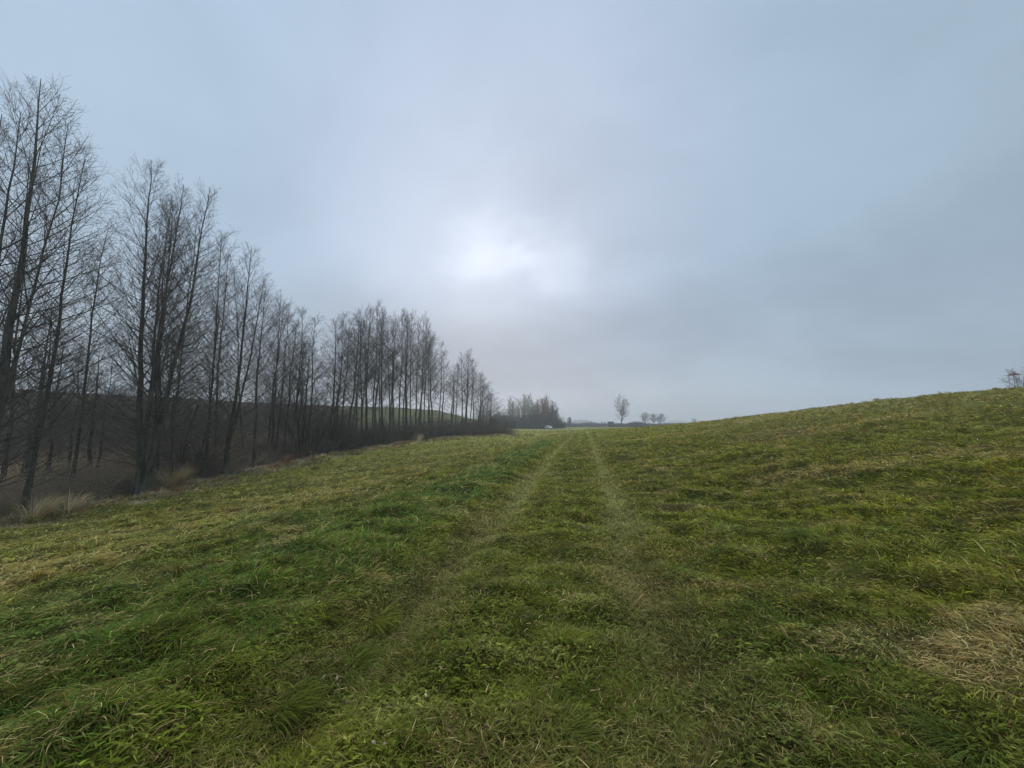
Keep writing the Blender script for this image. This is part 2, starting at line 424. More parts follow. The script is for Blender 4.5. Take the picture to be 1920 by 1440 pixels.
def comb_dir(x, y):
    u = uu(x, y)
    base = 0.25 + 1.7*pn(x/2.3, y/1.6, 61) + 1.3*pn(x/0.62, y/0.5, 62)
    base = np.where(u > 1.5, base + 2.75 + 0.4*pn(x/6, y/6, 63), base)
    return base
def field_grass(N, r0, r1, p):
    # radial density r^-(1+p)
    k = rng.random(N); q = 1-p
    r = (r0**q + k*(r1**q-r0**q))**(1/q)
    ph = (rng.random(N)*2-1)*R(72)
    x = r*np.sin(ph); y = r*np.cos(ph)
    # two thirds gather in tufts
    tid = rng.random(N) < 0.62
    cell = 0.10*np.maximum(1, (r/4)**0.7)
    gx = np.floor(x/cell); gy = np.floor(y/cell)
    cxx = (gx+0.1+0.8*hsh(gx, gy, 71))*cell; cyy = (gy+0.1+0.8*hsh(gx, gy, 72))*cell
    sg = cell*0.16
    x = np.where(tid, cxx+rng.normal(0, 1, N)*sg, x); y = np.where(tid, cyy+rng.normal(0, 1, N)*sg, y)
    th_t = (hsh(gx, gy, 73)-0.5)*1.6; len_t = 0.7+0.75*hsh(gx, gy, 74)**2
    u = uu(x, y); e = edge(y)
    keep = (u > e-0.3+0.5*pn(x/0.8, y/0.8, 75)) | (y > 62)
    keep &= (y > 0.2) & ~((y > 50) & (u < e-1) & (x < -3))
    rutm = np.exp(-((np.abs(u)-1.02)/0.26)**2)*(1-sm(60, 90, y))
    keep &= rng.random(N) > rutm*0.5
    x, y, r, u, th_t, len_t, rutm, tid = (v[keep] for v in (x, y, r, u, th_t, len_t, rutm, tid)); n = len(x)
    z = H(x, y)-0.008
    ln = lane(u, x, y); sw = straw_w(x, y)
    hl = fbm(x/1.3, y/1.0, 81, 2)
    mid = np.exp(-(u/2.0)**2)
    L = (0.105+0.07*hl+0.075*ln+0.035*sm(1.8, 3.5, np.abs(u)))*(1-0.40*rutm)*(1-0.25*mid)
    L = np.clip(L*(1-0.18*(1-sm(4, 9, r))), 0.04, 1)*rng.uniform(0.45, 1.15, n)*np.where(tid, len_t, 0.85)*(1+r/45)
    w = 0.0042*rng.uniform(0.6, 1.35, n)*np.maximum(1, (r/3.2)**0.88)*(1-0.25*sw)*(1+.25*mid)
    spread = np.where(tid, 0.75, 1.3)
    th = comb_dir(x, y) + np.where(tid, th_t, 0) + rng.normal(0, 1, n)*spread
    flat = sm(-0.2, 0.35, pn(x/0.9, y/0.7, 82)+0.25*sw)
    e0 = R(62)-flat*R(34)+rng.normal(0, R(13), n)
    e0 = np.where(rutm > 0.4, R(30)+rng.normal(0, R(14), n), e0)
    e0 = np.clip(e0, R(8), R(88))
    e1 = e0-R(58)-rng.random(n)*R(55)
    e1 = np.maximum(e1, R(-48))
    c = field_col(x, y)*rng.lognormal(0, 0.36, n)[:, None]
    c *= np.stack([rng.normal(1, 0.10, n), np.ones(n), rng.normal(1, 0.15, n)], -1)
    # scattered dead blades
    dead = rng.random(n) < 0.10+0.50*sw+0.05*(u < -6)
    c[dead] = (P_STRAW*(0.85+0.3*sw[dead][:, None]))*rng.lognormal(0, 0.28, dead.sum())[:, None]
    brn = rng.random(n) < 0.07+0.12*rutm+0.08*(1-sm(3, 7, r))  # brown dead blades; extra ones close by put shade into the near turf
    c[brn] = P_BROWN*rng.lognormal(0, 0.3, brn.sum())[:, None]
    tip = c*np.array([1.25, 1.12, 0.95])
    return blades(x, y, z, L, w, th, e0, e1, np.clip(c, 0.004, 0.7), 0.55, tipcol=np.clip(tip, 0.004, 0.8))
def litter(N):
    # broad short leaves and broken straw lying through the sward close by
    r = 1.2*(12/1.2)**rng.random(N); ph = (rng.random(N)*2-1)*R(62); x = r*np.sin(ph); y = r*np.cos(ph)
    n = N; broad = rng.random(n) < sm(-0.3, 0.5, pn(x/0.5, y/0.5, 96))*0.85
    cell = 0.05; gx = np.floor(x/cell); gy = np.floor(y/cell)
    x = np.where(broad, (gx+hsh(gx, gy, 97))*cell, x); y = np.where(broad, (gy+hsh(gx, gy, 98))*cell, y)
    z = H(x, y)+np.where(broad, 0.004, 0.01)+rng.random(n)*0.035
    L = np.where(broad, rng.uniform(0.02, 0.05, n), rng.uniform(0.02, 0.085, n))
    w = np.where(broad, rng.uniform(0.008, 0.015, n), rng.uniform(0.0022, 0.0045, n))*np.maximum(1, r/4)
    th = rng.uniform(0, 6.283, n); e0 = np.where(broad, R(30)+rng.normal(0, R(12), n), rng.normal(R(4), R(12), n)); e1 = np.where(broad, e0-R(50), e0-R(8))
    c = field_col(x, y)*rng.lognormal(-0.1, 0.3, n)[:, None]
    d = (~broad) & (rng.random(n) < 0.13+0.5*straw_w(x, y)); c[d] = (P_STRAW*0.7)*rng.lognormal(-0.1, 0.4, d.sum())[:, None]
    d2 = d & (rng.random(n) < 0.45); c[d2] = P_BROWN*rng.lognormal(0, 0.3, d2.sum())[:, None]
    return blades(x, y, z, L, w, th, e0, e1, c, 0.4, tipcol=c)
def track_grass(N):
    y = 0.6*(48/0.6)**rng.random(N); u0 = rng.choice([-1.02, 1.02], N)+rng.normal(0, 0.26, N)
    x = cen(y)+u0; n = N; r = np.hypot(x, y)
    z = H(x, y)-0.004
    L = rng.uniform(0.03, 0.085, n)*(1+r/30); w = 0.0042*rng.uniform(0.6, 1.4, n)*np.maximum(1, r/3.2)
    th = 6*pn(x/0.5, y/0.5, 62)+rng.normal(0, 1.2, n)
    e0 = np.clip(R(38)+rng.normal(0, R(18), n), R(5), R(85)); e1 = np.maximum(e0-R(60)*rng.random(n)-R(15), R(-30))
    c = field_col(x, y)*rng.lognormal(0, 0.28, n)[:, None]
    d = rng.random(n) < 0.22; c[d] = P_STRAW*0.7*rng.lognormal(0, 0.3, d.sum())[:, None]
    b = rng.random(n) < 0.15; c[b] = P_BROWN*0.8*rng.lognormal(0, 0.3, b.sum())[:, None]
    return blades(x, y, z, L, w, th, e0, e1, c, 0.6, tipcol=c*1.15)
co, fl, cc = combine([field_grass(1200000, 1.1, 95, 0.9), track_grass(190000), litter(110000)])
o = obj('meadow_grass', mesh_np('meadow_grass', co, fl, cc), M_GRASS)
tag(o, 'matted green and straw coloured grass covering the whole meadow', 'grass', kind='stuff')
del co, cc
print('grass', time.time()-T0)

# bigger tufts standing in the field: each a thing
def tuft_mesh(n, L, w, spread, col, th0=0.0, lean=0.0, e_hi=80, e_lo=45, droop=60, rad=0.05):
    th = rng.uniform(0, 2*np.pi, n); th = np.where(rng.random(n) < lean, th0+rng.normal(0, 0.5, n), th)
    rr = rad*np.sqrt(rng.random(n)); x = rr*np.cos(th); y = rr*np.sin(th)
    LL = L*rng.uniform(0.5, 1.1, n); ww = w*rng.uniform(0.6, 1.3, n)
    e0 = R(1)*rng.uniform(e_lo, e_hi, n); e1 = e0-R(droop)*rng.uniform(0.5, 1.3, n)
    c = np.array(col)[None]*rng.lognormal(0, 0.25, n)[:, None]
    c, f, k = blades(x, y, np.full(n, -0.01), LL, ww, th, e0, e1, c, 0.5, tipcol=c*1.15)
    return mesh_np('tuft', c, f, k)
def ground_pt(px, py):
    d = ray(px, py); t = 0.5; last = t
    for k in range(4000):
        if EYE+d[2]*t < float(H(np.array(d[0]*t), np.array(d[1]*t))): break
        t += 0.01+t*0.004
    return d[0]*t, d[1]*t, float(H(np.array(d[0]*t), np.array(d[1]*t)))
TUFTS = [(1025, 1375, 'dark lush green grass tuft nearest the camera between the ruts', 0.17, P_DEEP*0.75, 420),
         (910, 1290, 'small dark green tuft on the grassy strip left of the nearest lush tuft', 0.11, P_DEEP*0.85, 220),
         (1045, 1215, 'yellow green tuft standing upright on the grassy strip between ruts', 0.19, P_YEL*1.0, 320),
         (980, 1130, 'olive green tuft midway up the strip between the ruts', 0.15, P_OLIVE*0.8, 260),
         (690, 1160, 'bright yellow green tuft overhanging the left edge of the left rut', 0.20, P_YEL*0.9, 300),
         (640, 1250, 'deep green tuft at the left edge of the left rut', 0.20, P_DEEP*0.9, 300),
         (500, 1330, 'dark green drooping tuft low on the left side of the rut', 0.22, P_DEEP*0.8, 340),
         (1860, 1400, 'grey green drooping tuft in the bottom right corner of the field', 0.26, P_BLUE*0.7, 420),
         (1540, 1010, 'tall blue green tussock standing alone on the right side of the meadow', 0.30, P_BLUE*0.85, 420),
         (1470, 1170, 'arched blue green tuft bending left on the right side of the meadow', 0.26, P_BLUE*0.95, 300),
         (1425, 1080, 'bright green tuft on the meadow just right of the right rut', 0.20, P_DEEP*1.3, 260),
         (1750, 925, 'dark grassy hummock on the right slope near the straw patch', 0.25, P_DEEP*0.9, 300),
         (250, 1190, 'dark green tuft in the long grass at lower left', 0.22, P_DEEP*1.0, 260),
         (800, 1040, 'green tuft at the left edge of the left rut further up', 0.20, P_DEEP*1.2, 240)]
for px, py, lab, L, colr, n in TUFTS:
    x, y, z = ground_pt(px, py)
    fc = field_col(np.array([x]), np.array([y]))[0]
    me = tuft_mesh(n, L*0.85, 0.0045, 0, 0.5*fc+0.4*colr, th0=float(comb_dir(np.array(x), np.array(y))), lean=0.6, e_hi=58, e_lo=15, droop=70, rad=0.06+L*0.6)
    tag(obj('grass_tuft', me, M_GRASS, loc=(x, y, z)), lab, 'grass tuft', 'tufts standing up in the meadow')

# ------------------------------------------------------------------ branches
def tubes(P, rad, K):
    """P (N,M,3) polylines, rad (N,M) -> verts, quads"""
    N, M, _ = P.shape
    T = np.zeros_like(P); T[:, 1:-1] = P[:, 2:]-P[:, :-2]; T[:, 0] = P[:, 1]-P[:, 0]; T[:, -1] = P[:, -1]-P[:, -2]
    T /= np.linalg.norm(T, axis=-1, keepdims=True)+1e-9
    ref = np.where(np.abs(T[:, :1, 2:3]) > 0.8, np.array([1.0, 0, 0]), np.array([0, 0, 1.0]))
    ref = np.broadcast_to(ref, P.shape)
    A = np.cross(T, ref); A /= np.linalg.norm(A, axis=-1, keepdims=True)+1e-9
    B = np.cross(T, A)
    an = np.arange(K)*2*np.pi/K
    V = P[:, :, None]+rad[:, :, None, None]*(A[:, :, None]*np.cos(an)[:, None]+B[:, :, None]*np.sin(an)[:, None])
    n = np.arange(N)[:, None, None]*M*K; m = np.arange(M-1)[None, :, None]*K; k = np.arange(K)[None, None]; k2 = (k+1) % K
    f = np.stack([n+m+k, n+m+k2, n+m+K+k2, n+m+K+k], -1).reshape(-1, 4)
    return V.reshape(-1, 3), f
def children(P, rad, per, t0, t1, ang, ang_s, Lf, M, r_f, r_tip, curl, wig, pw=1.0):
    """spawn `per` children along each polyline. Lf(parent_len, t)->len"""
    N, m, _ = P.shape
    idx = np.repeat(np.arange(N), per); n = len(idx)
    t = t0+(t1-t0)*(np.tile((np.arange(per)+0.5)/per, N)+rng.normal(0, 0.35/per, n)); t = np.clip(t, 0, 0.995)**pw
    fi = t*(m-1); i0 = np.minimum(fi.astype(int), m-2); f = (fi-i0)[:, None]
    p = P[idx, i0]*(1-f)+P[idx, i0+1]*f
    d = P[idx, i0+1]-P[idx, i0]; d /= np.linalg.norm(d, axis=1, keepdims=True)+1e-9
    rp = rad[idx, i0]*(1-f[:, 0])+rad[idx, i0+1]*f[:, 0]
    plen = np.linalg.norm(np.diff(P, axis=1), axis=2).sum(1)[idx]
    az = np.tile(np.arange(per)*2.4, N)+rng.uniform(0, 6.28, N)[idx]*1.0+rng.normal(0, 0.4, n)
    ref = np.where(np.abs(d[:, 2:3]) > 0.9, np.array([[1.0, 0, 0]]), np.array([[0, 0, 1.0]]))
    a = np.cross(d, ref); a /= np.linalg.norm(a, axis=1, keepdims=True)+1e-9; b = np.cross(d, a)
    ag = (ang(t) if callable(ang) else ang)+rng.normal(0, ang_s, n)
    dd = d*np.cos(ag)[:, None]+(a*np.cos(az)[:, None]+b*np.sin(az)[:, None])*np.sin(ag)[:, None]
    L = Lf(plen, t)*rng.uniform(0.65, 1.2, n)
    Q = np.zeros((n, M, 3)); Q[:, 0] = p; cur = dd.copy()
    cu = curl(t) if callable(curl) else curl
    for k in range(1, M):
        cur = cur+np.stack([np.zeros(n), np.zeros(n), np.broadcast_to(cu, n)*1.0/(M-1)], -1)+rng.normal(0, wig, (n, 3))
        cur /= np.linalg.norm(cur, axis=1, keepdims=True)
        Q[:, k] = Q[:, k-1]+cur*(L/(M-1))[:, None]
    r0 = np.minimum(rp*0.75, r_f*L+r_tip)
    s = np.linspace(0, 1, M)[None]
    rr = r0[:, None]*(1-s)+r_tip*s
    return Q, rr
def stem(p0, p1, r0, r1, M=14, wig=0.12, bow=(0, 0, 0)):
    s = np.linspace(0, 1, M); p0 = np.array(p0, float); p1 = np.array(p1, float)
    P = p0+(p1-p0)*s[:, None]
    P += np.array(bow)[None]*np.sin(np.pi*s)[:, None]
    w = np.cumsum(rng.normal(0, wig, (M, 3)), 0); w -= w[:1]; w[:, 2] = 0; w -= s[:, None]*w[-1]*0.7
    P += w
    fl = 1+0.5*np.exp(-s*18)
    rad = (r0+(r1-r0)*s**0.85)*fl
    return P[None], rad[None]
def joinm(ms):
    co = []; fs = []; n = 0
    for c, f in ms: co.append(c); fs.append(f+n); n += len(c)
    return np.concatenate(co), [np.concatenate(fs)]

def alder_parts(stems, dens=1.0, crown0=0.16, width=0.20, tw=0.004, dead=True):
    """stems: list of (P, rad). Returns per-stem trunk meshes, branch mesh, twig mesh"""
    trunks = []; br = []; twg = []
    for P, rad in stems:
        c, f = tubes(P, rad, 8); trunks.append((c, [f]))
        Hh = P[0, -1, 2]-P[0, 0, 2]
        def Lf(pl, t): return pl*width*np.interp(t, [0, 0.15, 0.3, 0.55, 0.8, 0.93, 1], [0.7, 1.1, 1.3, 1.15, 0.72, 0.42, 0.20])
        n1 = int(max(14, 4.3*Hh*dens))
        A, ra = children(P, rad, n1, crown0, 0.965, lambda t: np.interp(t, [0, 0.3, 0.7, 1], [1.20, 0.95, 0.80, 0.45]), 0.13, Lf, 7, 0.0052, tw*1.3, lambda t: np.interp(t, [0, .25, 1], [0.15, 0.35, 0.4]), 0.04, 1.1)
        br.append(tubes(A, ra, 4))
        B, rb = children(A, ra, 8, 0.16, 0.97, 0.72, 0.2, lambda pl, t: pl*0.40*(1.15-0.7*t)+0.05, 4, 0.005, tw*1.1, 0.22, 0.06)
        twg.append(tubes(B, rb, 3))
        Cc, rc = children(B, rb, 5, 0.2, 0.97, 0.70, 0.25, lambda pl, t: pl*0.40+0.08, 3, 0.004, tw, 0.15, 0.06)
        twg.append(tubes(Cc, rc, 3))
    return trunks, joinm(br), joinm(twg)
def build_tree(label, cat, loc, stems, group=None, mats=None, name='alder_tree', rotz=0, **kw):
    t = thing(name, label, cat, loc, group, rotz)
    tr, b, w = alder_parts(stems, **kw)
    mb, mt = mats or (M_BARK, M_TWIG)
    for c, f in tr: obj('trunk', mesh_np('trunk', c, f), mb, t, smooth=True)
    bo = obj('crown', mesh_np('crown', *b), mb, t)
    obj('twigs', mesh_np('twigs', *w), mt, bo)
    return t
def copy_tree(src, loc, rotz, sc, label=None):
    r = src.copy(); C.collection.objects.link(r); r.location = loc; r.rotation_euler = (0, 0, rotz); r.scale = sc
    if label: r['label'] = label
    for ch in list(src.children):
        c = ch.copy(); C.collection.objects.link(c); c.parent = r
        for g2 in list(ch.children):
            d = g2.copy(); C.collection.objects.link(d); d.parent = c
    return r
def row(px, u0):
    a = (px-960)/F; Y = (u0-0.45)/(a-0.185); return a*Y, Y
def hz0(x, y): return float(H(np.array(x), np.array(y)))
def top_h(py, Y): return EYE+Y*(798-py)/F*1.0   # small-angle; corrected below
def top_pt(px, py, Y):
    return at(px, py, Y)

# near alders: (base px, offset from track, [stem tops (px, py, radius)], label, density, width)
NEAR = [
 (-18, -20.8, [(78, 150, 0.24), (44, 215, 0.15), (125, 230, 0.10)], 'tallest bare alder at the left edge, thick dark trunk forking into several upright limbs', 0.95, 0.185),
 (-60, -22.5, [(5, 215, 0.16)], 'bare alder cut off by the left edge of the photo beside the tallest forked alder', 0.8, 0.16),
 (72, -22.0, [(160, 300, 0.13)], 'slim bare alder with a wavy trunk, first to the right of the tallest forked alder', 1.0, 0.17),
 (279, -20.6, [(286, 300, 0.20), (322, 365, 0.11), (345, 345, 0.15), (398, 352, 0.17)], 'large bare alder with four stems fanning from one dark base beside pale grass', 1.05, 0.165),
 (392, -21.6, [(418, 440, 0.11)], 'thin bare alder between the four stemmed alder and the leaning pair', 1.0, 0.19),
 (428, -20.8, [(470, 460, 0.17), (496, 520, 0.12)], 'bare alder pair joined at the foot and leaning slightly right', 1.0, 0.18),
 (505, -22.5, [(530, 565, 0.10)], 'slender bare alder, last on the right of the first stand before the gap', 1.0, 0.21),
 (150, -25.5, [(205, 430, 0.12)], 'bare alder standing behind and left of the four stemmed alder', 0.8, 0.18),
 (330, -26.0, [(368, 420, 0.11)], 'bare alder set back behind the right hand stems of the four stemmed alder', 1.0, 0.19),
 (468, -26.0, [(440, 500, 0.10)], 'bare alder set back behind the leaning pair', 1.0, 0.19),
]
for px, u0, tops, lab, dn, wd in NEAR:
    x, Y = row(px, u0); z = hz0(x, Y)
    st = []
    for i, (tx, ty, rad) in enumerate(tops):
        X2, Y2, Z2 = top_pt(tx, ty, Y+rng.uniform(-0.3, 0.5)*(i > 0))
        p0 = (0.12*math.cos(i*2.1)*(len(tops) > 1), 0.12*math.sin(i*2.1)*(len(tops) > 1), -0.15)
        bow = (np.sign(X2-x)*0.22*(len(tops) > 1), 0, 0)
        st.append(stem(p0, (X2-x, Y2-Y, Z2-z), rad*0.8, 0.010, 16, 0.035, bow))
    build_tree(lab, 'tree', (x, Y, z), st, 'bare alders of the first stand on the left', dens=dn, crown0=0.10, width=wd, tw=0.0030)
print('near trees', time.time()-T0)

ORD = ['first', 'second', 'third', 'fourth', 'fifth', 'sixth', 'seventh', 'eighth', 'ninth', 'tenth', 'eleventh', 'twelfth', 'thirteenth', 'fourteenth',
       'fifteenth', 'sixteenth', 'seventeenth', 'eighteenth', 'nineteenth', 'twentieth', 'twenty-first', 'twenty-second', 'twenty-third', 'twenty-fourth', 'twenty-fifth', 'twenty-sixth']
# prototypes of the slender stand alders, height 14 m, copied
def stand_stem(h, r): return stem((0, 0, -0.15), (rng.normal(0, 0.35), rng.normal(0, 0.35), h), r, 0.009, 14, 0.045)
SECOND = [  # px, offset, top py
 (588, -21.0, 596), (572, -23.0, 640), (620, -21.5, 602), (632, -22.5, 590), (645, -24.5, 600), (655, -21.0, 585), (668, -22.0, 592), (678, -24.0, 580),
 (687, -21.2, 578), (699, -22.6, 568), (705, -21.0, 584), (716, -25.0, 590), (722, -21.4, 582), (733, -23.5, 600), (738, -21.0, 592), (748, -22.5, 586),
 (758, -24.5, 596), (764, -21.0, 584), (773, -22.2, 586), (781, -21.0, 600), (786, -24.0, 594), (795, -21.8, 600), (803, -22.8, 622), (812, -21.2, 628), (821, -22.0, 640), (829, -23.5, 660)]
THIRD = [(845, -21.5, 690), (856, -21.0, 682), (866, -22.0, 662), (873, -21.0, 655), (881, -23.0, 672), (889, -21.4, 690), (898, -22.5, 700), (906, -21.2, 702), (913, -22.0, 722), (921, -20.5, 735)]
SMALL = [(110, -30, 640), (190, -29, 660), (140, -31, 655), (515, -28, 650), (60, -29, 560), (548, -23.5, 575), (560, -26, 640), (300, -31, 600), (395, -30, 620), (20, -28, 470), (305, -23, 385), (412, -24, 470), (485, -22, 545), (520, -24.5, 562), (540, -22, 605), (556, -21.5, 640)]
protos = []
for k in range(6):
    h = 14.0; st = [stand_stem(h, 0.11+0.02*(k % 3))]
    if k in (2, 5):
        st.append(stem((0.15, 0.1, -0.15), (0.9, 0.3, h*0.9), 0.10, 0.009, 14, 0.045))
    protos.append((st, (0.22, 0.40, 0.30, 0.45, 0.26, 0.36)[k]))
made = []
def stand_tree(i, px, u0, py, label, group, wscale=1.0, parts_dens=0.52):
    x, Y = row(px, u0); z = hz0(x, Y)
    _, _, zt = top_pt(px, py, Y); hgt = max(zt-z, 3.0)
    k = i % 6
    if len(made) <= k:
        st, c0 = protos[k]
        t = build_tree(label, 'tree', (x, Y, z), st, group, dens=parts_dens, crown0=c0, width=0.18+0.02*(k % 3), tw=0.0042)
        t.scale = (wscale, wscale, hgt/14.0); made.append(t)
    else:
        t = copy_tree(made[k], (x, Y, z), rng.uniform(0, 6.28), (wscale, wscale, hgt/14.0), label); t['group'] = group
    return t
SPECIAL = {588: 'short bare alder standing alone in the gap between the first and second stands', 699: 'tallest slender bare alder in the middle of the second stand',
           620: 'leftmost slender bare alder of the second stand', 829: 'rightmost and lowest bare alder of the second stand'}
S2 = sorted(p[0] for p in SECOND if p[0] > 610); S3 = sorted(p[0] for p in THIRD); S4 = sorted(p[0] for p in SMALL)
for i, (px, u0, py) in enumerate(SECOND):
    lab = SPECIAL.get(px) or ('slender straight bare alder, %s trunk from the left in the dense second stand' % ORD[S2.index(px)] if px > 610 else 'low bare alder just left of the lone short alder in the gap')
    stand_tree(i, px, u0, py, lab, 'slender alders of the second stand' if px > 610 else 'bare alders in the gap', 0.95+0.15*rng.random())
SPECIAL3 = {873: 'tallest bare alder of the third stand at the far end of the row', 921: 'lowest bare alder at the right end of the whole row'}
for i, (px, u0, py) in enumerate(THIRD):
    stand_tree(i+2, px, u0, py, SPECIAL3.get(px, 'bare alder, %s trunk from the left in the small third stand' % ORD[S3.index(px)]), 'alders of the third stand', 1.15)
for i, (px, u0, py) in enumerate(SMALL):
    stand_tree(i+1, px, u0, py, 'thin young bare alder behind the first stand, %s from the left of these' % ORD[S4.index(px)], 'young alders behind the first stand', 0.95)
print('stand trees', time.time()-T0)

# ------------------------------------------------------------------ scrub thicket under the trees
def bush(h, n, tw, sp=0.6):
    th = rng.uniform(0, 6.28, n); lean = rng.uniform(0.05, sp, n)
    L = h*rng.uniform(0.55, 1.1, n); M = 5
    P = np.zeros((n, M, 3)); P[:, 0] = np.stack([0.3*h*0.3*np.cos(th)*rng.random(n), 0.3*h*0.3*np.sin(th)*rng.random(n), np.full(n, -0.1)], -1)
    d = np.stack([np.cos(th)*np.sin(lean*1.5), np.sin(th)*np.sin(lean*1.5), np.cos(lean*1.5)], -1)
    for k in range(1, M):
        d = d+rng.normal(0, 0.13, (n, 3)); d /= np.linalg.norm(d, axis=1, keepdims=True)
        P[:, k] = P[:, k-1]+d*(L/(M-1))[:, None]
    s = np.linspace(0, 1, M)[None]; rad = (0.006*L)[:, None]*(1-s)+tw*s
    A, ra = children(P, rad, 9, 0.1, 0.97, 0.75, 0.3, lambda pl, t: pl*0.38*(1.2-0.6*t), 4, 0.004, tw, 0.15, 0.16)
    B, rb = children(A, ra, 5, 0.1, 0.97, 0.8, 0.3, lambda pl, t: pl*0.45+0.08, 3, 0.003, tw*0.9, 0.1, 0.2)
    return P, rad, A, ra, B, rb
def x_lim(Y, dep):
    a = (float(cen(np.array(Y)))+float(edge(np.array(Y)))-dep)/Y
    return a < -0.47 and dep < 19 and rng.random() < 0.93
def scrub_belt():
    protos = []
    for k in range(8):
        P, rad, A, ra, B, rb = bush(1.0*3.0, 15, 0.0055)
        c, f = joinm([tubes(P, rad, 4), tubes(A, ra, 3), tubes(B, rb, 3)]); protos.append((c, f[0]))
    co = []; fs = []; n = 0
    pts = []
    for _ in range(9000):
        Y = rng.uniform(6, 64); e = float(edge(np.array(Y)))
        dep = rng.uniform(3.2, 42)
        if x_lim(Y, dep): continue
        if dep > 10 and rng.random() > 0.85: continue
        x = float(cen(np.array(Y)))+e-dep
        a = x/Y
        if a < -2.4: continue
        if a > -0.43 and (dep > 4.6 ): continue
        if Y > 58 and dep > 3: continue
        if any((x-q[0])**2+(Y-q[1])**2 < q[3] for q in pts): continue
        sp = 1.4 if a > -0.43 else 3.2
        h = rng.uniform(1.5, 2.6) if a > -0.43 else rng.uniform(2.6, 4.6)*(0.75 if dep < 7 else 1.0)
        if -0.47 > a > -0.60: h *= 1.25
        pts.append((x, Y, h, sp))
        if len(pts) > 150: break
    for _ in range(600):
        Y = rng.uniform(29, 66); x = float(cen(np.array(Y)))+float(edge(np.array(Y)))-rng.uniform(0.8, 5.5)
        if x/Y < -0.46 or any((x-q[0])**2+(Y-q[1])**2 < 1.2 for q in pts): continue
        pts.append((x, Y, rng.uniform(1.8, 3.3), 1))
        if len(pts) > 275: break
    for i, (x, Y, h, sp) in enumerate(pts):
        c, f = protos[i % 8]; s = h/3.0; an = rng.uniform(0, 6.28); ca, sa = math.cos(an), math.sin(an)
        q = np.stack([(c[:, 0]*ca-c[:, 1]*sa)*s*1.25+x, (c[:, 0]*sa+c[:, 1]*ca)*s*1.25+Y, c[:, 2]*s+hz0(x, Y)], -1)
        co.append(q); fs.append(f+n); n += len(c)
    print('scrub bushes', len(pts), n)
    o = obj('scrub', mesh_np('scrub', np.concatenate(co), [np.concatenate(fs)]), M_SCRUB)
    tag(o, 'dark leafless thicket of tangled twigs filling the ground under the alders', 'scrub', kind='stuff')
scrub_belt()
M_BRUSH = noisy('brushwood_twig', (0.38, 0.30, 0.21), (0.22, 0.18, 0.135), 0.6, 0.9, 0.1)
def brushwood():
    ps = []
    for k in range(6):
        P, rad, A, ra, B, rb = bush(1.6, 20, 0.004, 0.85)
        c, f = joinm([tubes(P, rad, 3), tubes(A, ra, 3), tubes(B, rb, 3)]); ps.append((c, f[0]))
    co = []; fs = []; n = 0
    for i in range(340):
        Y = rng.uniform(9, 52)**1.0; dep = rng.uniform(0.3, 1)**1.5*11
        x = float(cen(np.array(Y)))+float(edge(np.array(Y)))-dep
        if x/Y < -2.0 or (x/Y > -0.45 and dep > 3): continue
        s = rng.uniform(0.6, 1.5)*(0.6+0.4*min(dep/3, 1)); an = rng.uniform(0, 6.28); ca, sa = math.cos(an), math.sin(an)
        c, f = ps[i % 6]
        q = np.stack([(c[:, 0]*ca-c[:, 1]*sa)*s*1.3+x, (c[:, 0]*sa+c[:, 1]*ca)*s*1.3+Y, c[:, 2]*s+hz0(x, Y)], -1)
        co.append(q); fs.append(f+n); n += len(c)
    o = obj('brushwood', mesh_np('brushwood', np.concatenate(co), [np.concatenate(fs)]), M_BRUSH)
    tag(o, 'low tangled grey brown brush and brambles along the near side of the ditch', 'brush', kind='stuff')
brushwood()
BUSH = [(578, -22.5, 700, 'dark bushy shrub rising highest in the thicket below the gap in the alders'),
        (640, -21.0, 765, 'dark shrub at the left foot of the second stand'),
        (905, -20.5, 752, 'dense dark shrub at the right end of the alder row'),
        (350, -23.5, 700, 'dark bushy growth around the right hand stems of the four stemmed alder'),
        (925, -20.0, 782, 'low rounded dark shrub outermost at the right end of the alder row')]
for px, u0, py, lab in BUSH:
    x, Y = row(px, u0); z = hz0(x, Y); h = top_pt(px, py, Y)[2]-z
    t = thing('bare_shrub', lab, 'shrub', (x, Y, z), 'dark bare shrubs in the alder row')
    P, rad, A, ra, B, rb = bush(h, 34, 0.006, 0.42)
    bo = obj('stems', mesh_np('stems', *joinm([tubes(P, rad, 5)])), M_BARK, t)
    obj('twigs', mesh_np('twigs', *joinm([tubes(A, ra, 3), tubes(B, rb, 3)])), M_SCRUB, t)
print('scrub', time.time()-T0)

